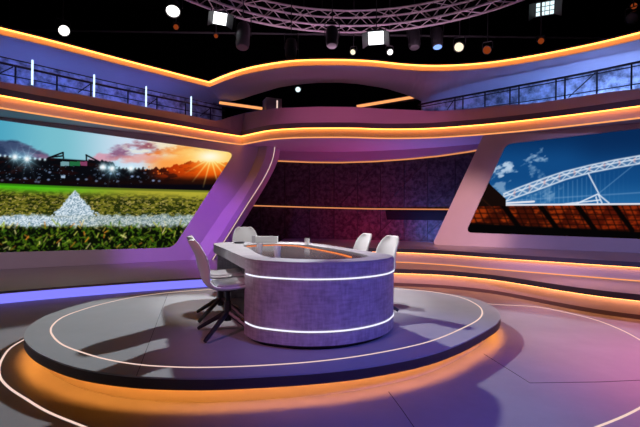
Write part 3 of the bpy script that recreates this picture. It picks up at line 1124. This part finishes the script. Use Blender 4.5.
local(MB().prism(offset(gplan, .001, True), DESK - .03, DESK - .012), dc).build('glass_inset', M['dark_glass'], desk)['label'] = 'dark glass sheet sunk in the desktop'
# glowing inner edge of the inset: far side
OL = [(247, 246.3), (262, 245.5), (278, 245.1), (294, 245.7), (310, 248.1), (325, 251.0), (340, 254.2), (351, 257.2)]
ol = xy(catmull([onz(x, y, DESK - .010) for x, y in OL], 4))
o = local(MB().sweep(ol, [(-.010, DESK - .0118), (-.010, DESK - .004), (.010, DESK - .004), (.010, DESK - .0118)]), dc).build('edge_light', glow('desk_orange_line', (1, .24, .05), .95), desk)
o['label'] = 'thin orange light line around the glass inset'
# pod: the full height front end
n = len(dplan)
ax_d = Vector(dplan[0]) * 0
pxs = [(p, project(p[0], p[1], DESK)) for p in dplan]
# front arc between the left kneehole edge and the right side
front = [p for p, (x, y) in pxs if (y > 247.5 and x > 243.5) or (x > 345 and y > 252.6)]
st_i = None
# order the run so it is continuous
idx = [i for i in range(n) if dplan[i] in front]
s = [i for i in idx if (i - 1) % n not in idx][0]
run = []
i = s
while i % n in idx and len(run) < n:
    run.append(dplan[i % n])
    i += 1
podplan = run[:]
local(MB().prism(podplan, P + .035, DESK - .012), dc)
mb = MB()
m = len(podplan)
mb.prism(podplan, P + .04, DESK - .018)
local(mb, dc).build('body', M['plaster'], desk, smooth=True)
kick = offset(podplan + [], .05, True)
local(MB().prism(kick, P + .001, P + .0395), dc).build('plinth', M['black'], desk)
for z in (.803, .377):
    o = local(MB().sweep(podplan[1:-1], [(-.006, z - .006), (-.006, z + .006), (.004, z + .006), (.004, z - .006)]), dc).build('light_band', M['white_line'], desk)
# far leg panel
f0, f1 = onz(216, 244.2, DESK), onz(226, 243.3, DESK)
f1 = f0 + (Vector((1, .42, 0))).normalized() * .9
dl = (onz(225, 249.2, DESK) - onz(213, 243.7, DESK))
pv = (f1 - f0).normalized() * .0
q0 = Vector((f0.x, f0.y, 0)) + Vector((.02, .01, 0))
q1 = q0 + Vector((.62, .22, 0))
nrm_ = Vector((.22, -.62, 0)).normalized() * .06
local(MB().prism([q0.xy, q1.xy, (q1 - nrm_).xy, (q0 - nrm_).xy], P + .001, DESK - .106), dc).build('leg_panel', M['plaster'], desk)

# ------------------------------------------------------------ chairs
def chair_shell():
    prof = [(.235, .440, .17), (.225, .450, .205), (.17, .450, .222), (.08, .440, .228), (-.02, .432, .228), (-.11, .434, .226), (-.17, .452, .224), (-.21, .492, .222), (-.233, .55, .218), (-.246, .62, .214), (-.262, .69, .208), (-.285, .75, .200), (-.312, .80, .184), (-.332, .838, .160), (-.343, .862, .128), (-.348, .872, .095)]
    nc = 9
    rows = []
    for y, z, w in prof:
        back = min(1, max(0, (z - .47) / .12))
        r = []
        for k in range(nc):
            t = -1 + 2 * k / (nc - 1)
            e = abs(t) ** 2.4
            r.append((t * w, y + e * .055 * back, z + e * .028 * (1 - back)))
        rows.append(r)
    return MB().loft(rows)


def make_chair(loc, rz, label):
    root = thing('swivel_chair', label, 'chair', loc, rz, 'white shell chairs round the desk')
    sh = chair_shell().build('shell', M['chair'], root, smooth=True)
    for f in sh.data.polygons:
        f.use_smooth = True
    md = sh.modifiers.new('thick', 'SOLIDIFY')
    md.thickness = .030
    md.offset = 0
    md = sh.modifiers.new('soft', 'SUBSURF')
    md.levels = md.render_levels = 1
    pad = [[(t * w, y, z + .014 + abs(t) ** 2.4 * .024) for t in (-1, -.7, -.35, 0, .35, .7, 1)] for y, z, w in ((.215, .454, .17), (.16, .454, .195), (.06, .445, .20), (-.04, .438, .20), (-.12, .446, .195))]
    pd = MB().loft(pad).build('seat_pad', M['chair_seat'], root, smooth=True)
    for f in pd.data.polygons:
        f.use_smooth = True
    md = pd.modifiers.new('thick', 'SOLIDIFY')
    md.thickness = .018
    md.offset = 0
    MB().lathe([(.032, .13), (.032, .31), (.022, .312), (.022, .40), (.07, .405), (.085, .418)], 14).build('column', M['chair_base'], root, smooth=True)
    for k in range(4):
        a = math.radians(45 + 90 * k)
        c, s = math.cos(a), math.sin(a)
        pts = [(c * r, s * r, z) for r, z in ((.0, .20), (.03, .195), (.305, .038), (.33, .022))]
        MB().tube(pts, .016, 6, radii=[.026, .026, .019, .017]).build('leg', M['chair_base'], root, smooth=True)
    return root


def facing(v):
    return math.atan2(v[1], v[0]) - math.pi / 2


c1 = make_chair((-.84, 3.93, P), facing((.92, .38)), 'white swivel chair nearest the camera at the left side of the desk')
copy_thing(c1, (-1.06, 4.60, P), facing((.95, .30)), 'swivel chair mostly hidden behind the nearest chair, tucked under the left desk edge')
c3 = copy_thing(c1, (-1.10, 6.45, P), facing((.30, -.95)), 'white chair with rounded back at the far left end of the desk')
c3.scale = (.95, .95, 1.06)
copy_thing(c1, (.36, 5.72, P), facing((-.93, -.36)), 'white chair back behind right desk edge, farther of the two')
copy_thing(c1, (.60, 5.02, P), facing((-.90, -.43)), 'white chair back behind right desk edge, nearer the desk front')

# ------------------------------------------------------------ things on the desk
def tumbler(px, py, h, r0, r1, label):
    p = onz(px, py, DESK)
    z = DESK
    # those over the sunken glass rest on it
    if geometry.intersect_point_line:
        inside = False
        j = len(gplan) - 1
        for i in range(len(gplan)):
            xi, yi = gplan[i]
            xj, yj = gplan[j]
            if (yi > p.y) != (yj > p.y) and p.x < (xj - xi) * (p.y - yi) / (yj - yi) + xi:
                inside = not inside
            j = i
        if inside:
            z = DESK - .0115
            p = onz(px, py, z)
    root = thing('drinking_glass', label, 'glass', (p.x, p.y, z + .0005), 0, 'drinking glasses on the desk')
    MB().lathe([(.0, 0), (r0, 0), (r1, h), (r1 - .003, h), (r0 - .003, .012), (.0, .012)], 24).build('tumbler', M['glass'], root, smooth=True)
    return root


tumbler(259.5, 252.4, .098, .029, .035, 'clear tumbler on the left part of the desk, left of the other near one')
tumbler(277.3, 257.4, .108, .029, .036, 'clear tumbler nearest the front edge of the desk')
tumbler(307.2, 245.6, .10, .030, .037, 'clear tumbler at the far edge of the desk')
p = onz(239.2, 243.4, DESK)
d_ = MB().lathe([(.0, 0), (.055, 0), (.085, .022), (.08, .024), (.05, .008), (.0, .008)], 20).build('small_dish', M['dish'], smooth=True)
d_.location = (p.x, p.y, DESK + .0005)
tag(d_, 'small dark grey dish on the far left corner of the desk', 'dish')
p = onz(265, 242.9, DESK)
root = thing('white_box', 'low white rectangular box at the far edge of the desk, beside the white chair', 'box', (p.x, p.y, DESK + .0005), math.radians(-4))
MB().box((0, 0, .047), (.36, .06, .094)).build('body', M['white'], root)
MB().box((-.155, -.006, .051), (.05, .075, .102)).build('end_cap', M['chair_seat'], root)

# ------------------------------------------------------------ ceiling, trusses, lamps
struct(MB().box((0, 6, 8.6), (30, 26, .1)).build('ceiling', M['void']))
struct(MB().box((0, 17.5, 4.3), (30, .1, 8.5)).build('wall_rear', M['void']))
struct(MB().box((-14.5, 6, 4.3), (.1, 23, 8.5)).build('wall_side_left', M['void']))
struct(MB().box((14.5, 6, 4.3), (.1, 23, 8.5)).build('wall_side_right', M['void']))


def arc(cx, cy, r, a0, a1, z, n=48):
    return [Vector((cx + r * math.cos(a0 + (a1 - a0) * k / n), cy + r * math.sin(a0 + (a1 - a0) * k / n), z)) for k in range(n + 1)]


tc = (.62, 6.15)
TR = 4.75
tz = 6.12
truss = thing('lighting_truss', 'curved metal lighting truss with lattice bracing, lit mauve, across the ceiling', 'truss', (tc[0], tc[1] + TR, tz))
to = truss.location.copy()
A0, A1 = math.radians(-15), math.radians(195)
ch = {}
for key, (dr, dz) in {'il': (-.19, 0), 'ol': (.19, 0), 'iu': (-.19, .38), 'ou': (.19, .38)}.items():
    ch[key] = arc(tc[0], tc[1], TR + dr, A0, A1, tz + dz, 96)
    local(MB().tube(ch[key], .027, 6), to).build('chord', M['truss'], truss, smooth=True)
for a, b in (('il', 'iu'), ('ol', 'ou'), ('il', 'ol'), ('iu', 'ou')):
    mb = MB()
    for k in range(0, 96, 2):
        p0 = ch[a][k] if (k // 2) % 2 == 0 else ch[b][k]
        p1 = ch[b][k + 2] if (k // 2) % 2 == 0 else ch[a][k + 2]
        mb.tube([p0, p1], .012, 5)
    local(mb, to).build('lattice', M['truss'], truss)
for k in range(6, 96, 12):
    p = (ch['il'][k] + ch['ol'][k]) / 2
    local(MB().tube([Vector((p.x, p.y, tz + .40)), Vector((p.x, p.y, 8.548))], .010, 5), to).build('hanger', M['lamp_body'], truss)

PIPES = []
for y, z, tilt, lab in ((10.2, 6.75, -.05, 'nearer the camera'), (12.6, 6.75, .02, 'behind the curved truss')):
    a, b = Vector((-11, y, z)), Vector((11, y + tilt * 10, z))
    root = thing('lighting_bar', 'long dark straight lighting bar below the black ceiling, ' + lab, 'pipe', (a + b) / 2)
    off = root.location.copy()
    local(MB().tube([a, b], .03, 8), off).build('pipe', M['lamp_grey'], root)
    for t in (.08, .3, .5, .7, .92):
        h = a + (b - a) * t
        local(MB().tube([h + Vector((0, 0, .028)), Vector((h.x, h.y, 8.549))], .008, 5), off).build('hanger', M['lamp_body'], root)


def lamp(px, py, depth, kind, label, r=.12, aim=(0, 4.2, .3), lens='', w=.3, h=.25):
    dx, dz = ray(px, py)
    p = Vector((dx * depth, depth, EYE + dz * depth))          # centre of the lens
    f = (Vector(aim) - p).normalized()                          # where it points
    s = f.cross(Vector((0, 0, 1))).normalized()
    u = s.cross(f).normalized()
    root = thing('stage_light', label, 'light', p, 0, 'stage lights under the ceiling')

    def W(a, b, c):
        return s * a + f * b + u * c
    if kind == 'par':
        ln = r * 2.2
        rows = []
        for rr, b in ((r * .55, -ln), (r * .9, -ln * .8), (r * 1.05, -ln * .3), (r * 1.12, -.002), (r * 1.12, .03), (r * 1.02, .03), (r * 1.0, -.004)):
            rows.append([W(rr * math.cos(2 * math.pi * k / 18), b, rr * math.sin(2 * math.pi * k / 18)) for k in range(18)])
        MB().loft(rows, True, True).build('housing', M['lamp_body'], root, smooth=True)
        rows = [[W(r * q * math.cos(2 * math.pi * k / 18), b, r * q * math.sin(2 * math.pi * k / 18)) for k in range(18)] for q, b in ((.98, .0), (.95, .012), (.5, .03), (.05, .034))]
        MB().loft(rows, True, True).build('lens', M[lens or 'lens'], root, smooth=True)
        yw, yb = r * 1.3, -ln * .4
    elif kind == 'flood' or kind == 'panel':
        mb = MB()
        q = [[W(a, b, c) for a, c in ((-w / 2 * k, -h / 2 * k), (w / 2 * k, -h / 2 * k), (w / 2 * k, h / 2 * k), (-w / 2 * k, h / 2 * k))] for k, b in ((.7, -.16), (1.08, -.1), (1.08, -.002))]
        mb.loft(q, True, True)
        mb.build('housing', M['lamp_body'], root)
        if kind == 'flood':
            mb = MB().loft([[W(a * w / 2, b, c * h / 2) for a, c in ((-1, -1), (1, -1), (1, 1), (-1, 1))] for b in (0, .012)], True, True)
            mb.build('lens', M['flood'], root)
        else:
            for i in range(4):
                for j in range(3):
                    ca, cc = -w / 2 + w * (i + .5) / 4, -h / 2 + h * (j + .5) / 3
                    MB().loft([[W(ca + a * w * .105, b, cc + c * h * .135) for a, c in ((-1, -1), (1, -1), (1, 1), (-1, 1))] for b in (0, .012)], True, True).build('cell', M['cell'], root)
        for sg in (-1, 1):
            mb = MB().loft([[W(sg * w * .54, 0, c * h * .54), W(sg * (w * .54 + .12), .14, c * h * .62), W(sg * (w * .54 + .125), .135, c * h * .62), W(sg * (w * .54 + .006), -.004, c * h * .54)] for c in (-1, 1)], True, True)
            mb.build('barn_door', M['black'], root)
        yw, yb = w * .62, -.08
    else:                                                        # moving head, hanging
        mb = MB()
        f = Vector((0, -.25, -1)).normalized() if kind == 'head' else f
        s = Vector((1, 0, 0))
        u = s.cross(f).normalized()
        rows = []
        L = h
        for rr, b in ((.5, -L * .5), (.85, -L * .46), (1, -L * .3), (1, L * .3), (.9, L * .46), (.78, L * .5)):
            rows.append([s * (r * rr * math.cos(2 * math.pi * k / 16)) + f * b + u * (r * rr * math.sin(2 * math.pi * k / 16)) for k in range(16)])
        mb.loft(rows, True, True)
        mb.build('head', M['lamp_body' if lens != 'grey' else 'lamp_grey'], root, smooth=True)
        rows = [[s * (r * .74 * q * math.cos(2 * math.pi * k / 16)) + f * b + u * (r * .74 * q * math.sin(2 * math.pi * k / 16)) for k in range(16)] for q, b in ((1, L * .501), (.5, L * .515))]
        MB().loft(rows, True, True).build('lens', M[lens if lens in M else 'lamp_grey'], root, smooth=True)
        yw, yb = r * 1.15, 0
    # yoke and hook up to a hanging rod
    ctr = W(0, yb, 0) if kind in ('par', 'flood', 'panel') else Vector((0, 0, 0))
    top = ctr + Vector((0, 0, max(h * .75, r * 1.7) if kind not in ('par',) else r * 1.9))
    s2 = Vector((s.x, s.y, 0)).normalized()
    pts = [ctr + s2 * yw, Vector((ctr.x, ctr.y, top.z - .03)) + s2 * yw, top + s2 * yw * .8, top - s2 * yw * .8, Vector((ctr.x, ctr.y, top.z - .03)) - s2 * yw, ctr - s2 * yw]
    MB().tube(pts, .012, 6).build('yoke', M['lamp_body'], root)
    MB().tube([top, Vector((top.x, top.y, 8.548 - p.z))], .014, 6).build('hanging_rod', M['lamp_body'], root)
    return root


lamp(64, 30.5, 10.5, 'par', 'round lit stage light alone high above the left orange strip', .125)
lamp(173, 10.8, 9.6, 'par', 'oval lit stage light near the top edge, left of the flood light', .15, aim=(-2.4, 6.0, 0))
lamp(220, 18.5, 9.7, 'flood', 'bright square flood light at the left end of the curved truss', w=.29, h=.26)
lamp(376, 38, 10.3, 'flood', 'bright square flood light under the middle of the curved truss', w=.36, h=.30)
lamp(545, 8.5, 9.3, 'panel', 'tilted panel light of small lit cells, right end of the truss', w=.36, h=.28, aim=(1.5, 2, 0))
lamp(459, 47, 11.0, 'par', 'round warm white stage light right of the blue-lit lamp', .115, lens='lens_warm')
lamp(632, 18.5, 9.0, 'par', 'round unlit grey stage light near the top right corner', .115, lens='lamp_grey')
lamp(243, 36, 9.9, 'head', 'long dark moving-head lamp hanging right of the left flood light', .16, h=.62, lens='grey')
lamp(332, 37, 10.3, 'head', 'dark moving-head lamp below the middle of the truss', .15, h=.5)
lamp(291, 49, 10.3, 'head', 'dark slim lamp hanging left of the middle moving-head lamp', .14, h=.5)
lamp(353, 52, 11.4, 'par', 'small bright lamp just left below the middle flood light', .07, lens='lens_warm', aim=(-2.5, 3, 0))
lamp(390, 52, 11.2, 'par', 'small bright lamp just right below the middle flood light', .075, lens='lens', aim=(2.5, 3, 0))
lamp(414, 38, 11.2, 'head', 'dark lamp between the middle flood light and the blue-lit lamp', .16, h=.58)
lamp(437, 38, 11.2, 'head', 'blue-lit moving-head lamp below the truss', .15, h=.55, lens='blue_led')
lamp(487, 50, 11.2, 'par', 'dark lamp with faint orange lens right of the warm round light', .10, lens='red_led')
lamp(298, 89.5, 15.0, 'par', 'small bright bluish lamp seen through the gallery opening', .09, lens='cell', aim=(0, 3, 1))
lamp(176, 27, 10.2, 'par', 'dark lamp with a faint orange lens under the oval lit stage light', .06, lens='red_led', aim=(0, 0, 2))
lamp(216, 36, 11.2, 'par', 'dark lamp with a faint orange lens below the left flood light', .05, lens='red_led', aim=(0, 0, 2))
lamp(541, 41, 9.1, 'par', 'dark lamp with a faint orange lens below the tilted panel light', .06, lens='red_led', aim=(0, 0, 2))
lamp(634, 6, 9.2, 'par', 'dark lamp with a faint orange lens in the top right corner', .06, lens='red_led', aim=(0, 0, 2))

# ------------------------------------------------------------ lights of the studio
def spot(name, px, py, depth, target, col, power, size=60, blend=.4, radius=.12, at=None):
    if at is None:
        dx, dz = ray(px, py)
        p = Vector((dx * depth, depth, EYE + dz * depth))
    else:
        p = Vector(at)
    l = bpy.data.lights.new(name, 'SPOT')
    l.energy = power
    l.color = col
    l.spot_size = math.radians(size)
    l.spot_blend = blend
    l.shadow_soft_size = radius
    o = bpy.data.objects.new(name, l)
    COL.objects.link(o)
    d = (Vector(target) - p).normalized()
    o.location = p + d * .12
    o.rotation_euler = d.to_track_quat('-Z', 'Y').to_euler()
    return o


# flood lamps seen in the picture
spot('flood_beam', 220, 18.5, 9.7, (1.7, 4.5, .2), (.95, .93, 1), 2300, 27, .2)
spot('flood_beam', 376, 38, 10.3, (-2.4, 2.95, .1), (.88, .97, 1), 3100, 27, .15)
spot('flood_beam', 545, 8.5, 9.3, (3.7, 5.2, 0), (1, .55, .88), 1500, 30, .7)
# coloured front lamps out of view
spot('blue_beam', 0, 0, 0, (.9, 3.3, .5), (.14, .18, 1), 1050, 26, .7, .2, at=(4.6, -1.0, 5.2))
spot('mauve_beam', 0, 0, 0, (-.6, 3.6, .7), (1, .36, .55), 520, 15, .7, .2, at=(-4.0, -1.5, 5.2))
spot('violet_floor_beam', 0, 0, 0, (1.2, 2.4, 0), (.24, .14, 1), 480, 40, .8, .2, at=(1.5, -.5, 6.2))
spot('magenta_beam', 0, 0, 0, (4.3, 2.8, 0), (1, .05, .44), 2600, 46, .8, .2, at=(5.5, 1.0, 6.0))
spot('violet_beam', 0, 0, 0, (-3.0, 10.2, 1.2), (.46, .12, 1), 2000, 28, .7, .2, at=(-.5, 4.5, 6.0))
spot('violet_edge_beam', 0, 0, 0, (-2.9, 10.5, 1.6), (.58, .18, 1), 900, 22, .8, .2, at=(-6.8, 5.6, 4.6))  # added, unseen; brightens the left bevel of the pillar
spot('rose_beam', 0, 0, 0, (-5.2, 9.2, .6), (1, .72, .88), 700, 40, .8, .2, at=(-3.5, 2.5, 6.0))
spot('pink_beam', 0, 0, 0, (3.4, 10.5, 1.0), (1, .50, .42), 2900, 18, .8, .2, at=(1.0, 3.0, 6.0))
spot('lavender_beam', 0, 0, 0, (5.6, 8.8, .8), (.52, .42, 1), 1300, 36, .8, .2, at=(3.0, 1.0, 6.0))
spot('steps_beam', 0, 0, 0, (2.6, 8.6, .3), (1, .50, .75), 1300, 34, .8, .2, at=(3.0, 1.0, 6.0))
spot('desk_beam', 0, 0, 0, (-.35, 5.55, .95), (1, .96, .98), 1550, 26, .35, .2, at=(-.6, 3.1, 8.3))  # white light added overhead, unseen; brightens desktop and chair shells


def area_light(name, loc, target, col, power, sx, sy):
    l = bpy.data.lights.new(name, 'AREA')
    l.shape = 'RECTANGLE'
    l.size, l.size_y = sx, sy
    l.energy = power
    l.color = col
    o = bpy.data.objects.new(name, l)
    COL.objects.link(o)
    o.location = loc
    o.rotation_euler = (Vector(target) - Vector(loc)).to_track_quat('-Z', 'Y').to_euler()
    return o


# gallery washes, unseen lights added on the gallery deck in front of the mottled wall
GA, GB = offset(C1, .62), offset(C2, 1.0)
for px, pw, sx, colr in ((-10, 9, 1.6, (.17, .27, 1)), (70, 8.5, 1.6, (.17, .27, 1)), (150, 8.5, 1.6, (.18, .24, 1)), (470, 3.5, 1.2, (.20, .30, 1)), (545, 10, 1.5, (.18, .36, 1)), (625, 30, 1.5, (.27, .44, 1))):
    a = onsheet(px, 100, GA)
    b = onsheet(px, 70, GB)
    area_light('gallery_wash', (a.x, a.y, DECKZ + .10), (b.x, b.y, 4.05), colr, pw, sx, .08)
area_light('parapet_fill', (.7, 10.22, 4.70), (.7, 10.23, 3.0), (1, .24, .50), 17, 4.5, .06)  # unseen fill light added to brighten the parapet
area_light('truss_wash', (.6, 10.5, 5.2), (.6, 10.65, 6.5), (1, .60, .85), 38, 8.0, .2)  # unseen light added above the halo to pick out the truss
# colour washes at the foot of the back wall
area_light('back_wash', (1.3, 11.7, .72), (1.4, 12.8, 1.9), (1, .03, .20), 34, 1.6, .08)
area_light('back_wash', (2.85, 11.5, .72), (3.15, 12.0, 2.2), (.10, .22, 1), 40, .6, .08)
area_light('soffit_wash', (.6, 10.2, .70), (.7, 10.9, 3.3), (.80, .22, .72), 15, 3.0, .12)  # unseen uplight added to brighten the soffit

# ------------------------------------------------------------ camera, world, view
w = bpy.data.worlds.new('studio_dark')
w.use_nodes = True
w.node_tree.nodes['Background'].inputs[0].default_value = (.5, .4, .6, 1)
w.node_tree.nodes['Background'].inputs[1].default_value = .004
S.world = w
cam = bpy.data.cameras.new('camera')
cam.sensor_fit = 'HORIZONTAL'
cam.sensor_width = 36
cam.lens = 36 * F / 640
cam.shift_y = (Y0 - 213.5) / 640
cam.clip_end = 100
co = bpy.data.objects.new('camera', cam)
COL.objects.link(co)
co.location = (0, 0, EYE)
from mathutils import Matrix
co.rotation_euler = (Matrix.Rotation(math.pi / 2, 4, 'X') @ Matrix.Rotation(RHO, 4, 'Z')).to_euler()
S.camera = co
S.view_settings.view_transform = 'Standard'
S.view_settings.look = 'None'
S.view_settings.exposure = 0
S.view_settings.gamma = 1
S.view_settings.use_curve_mapping = False
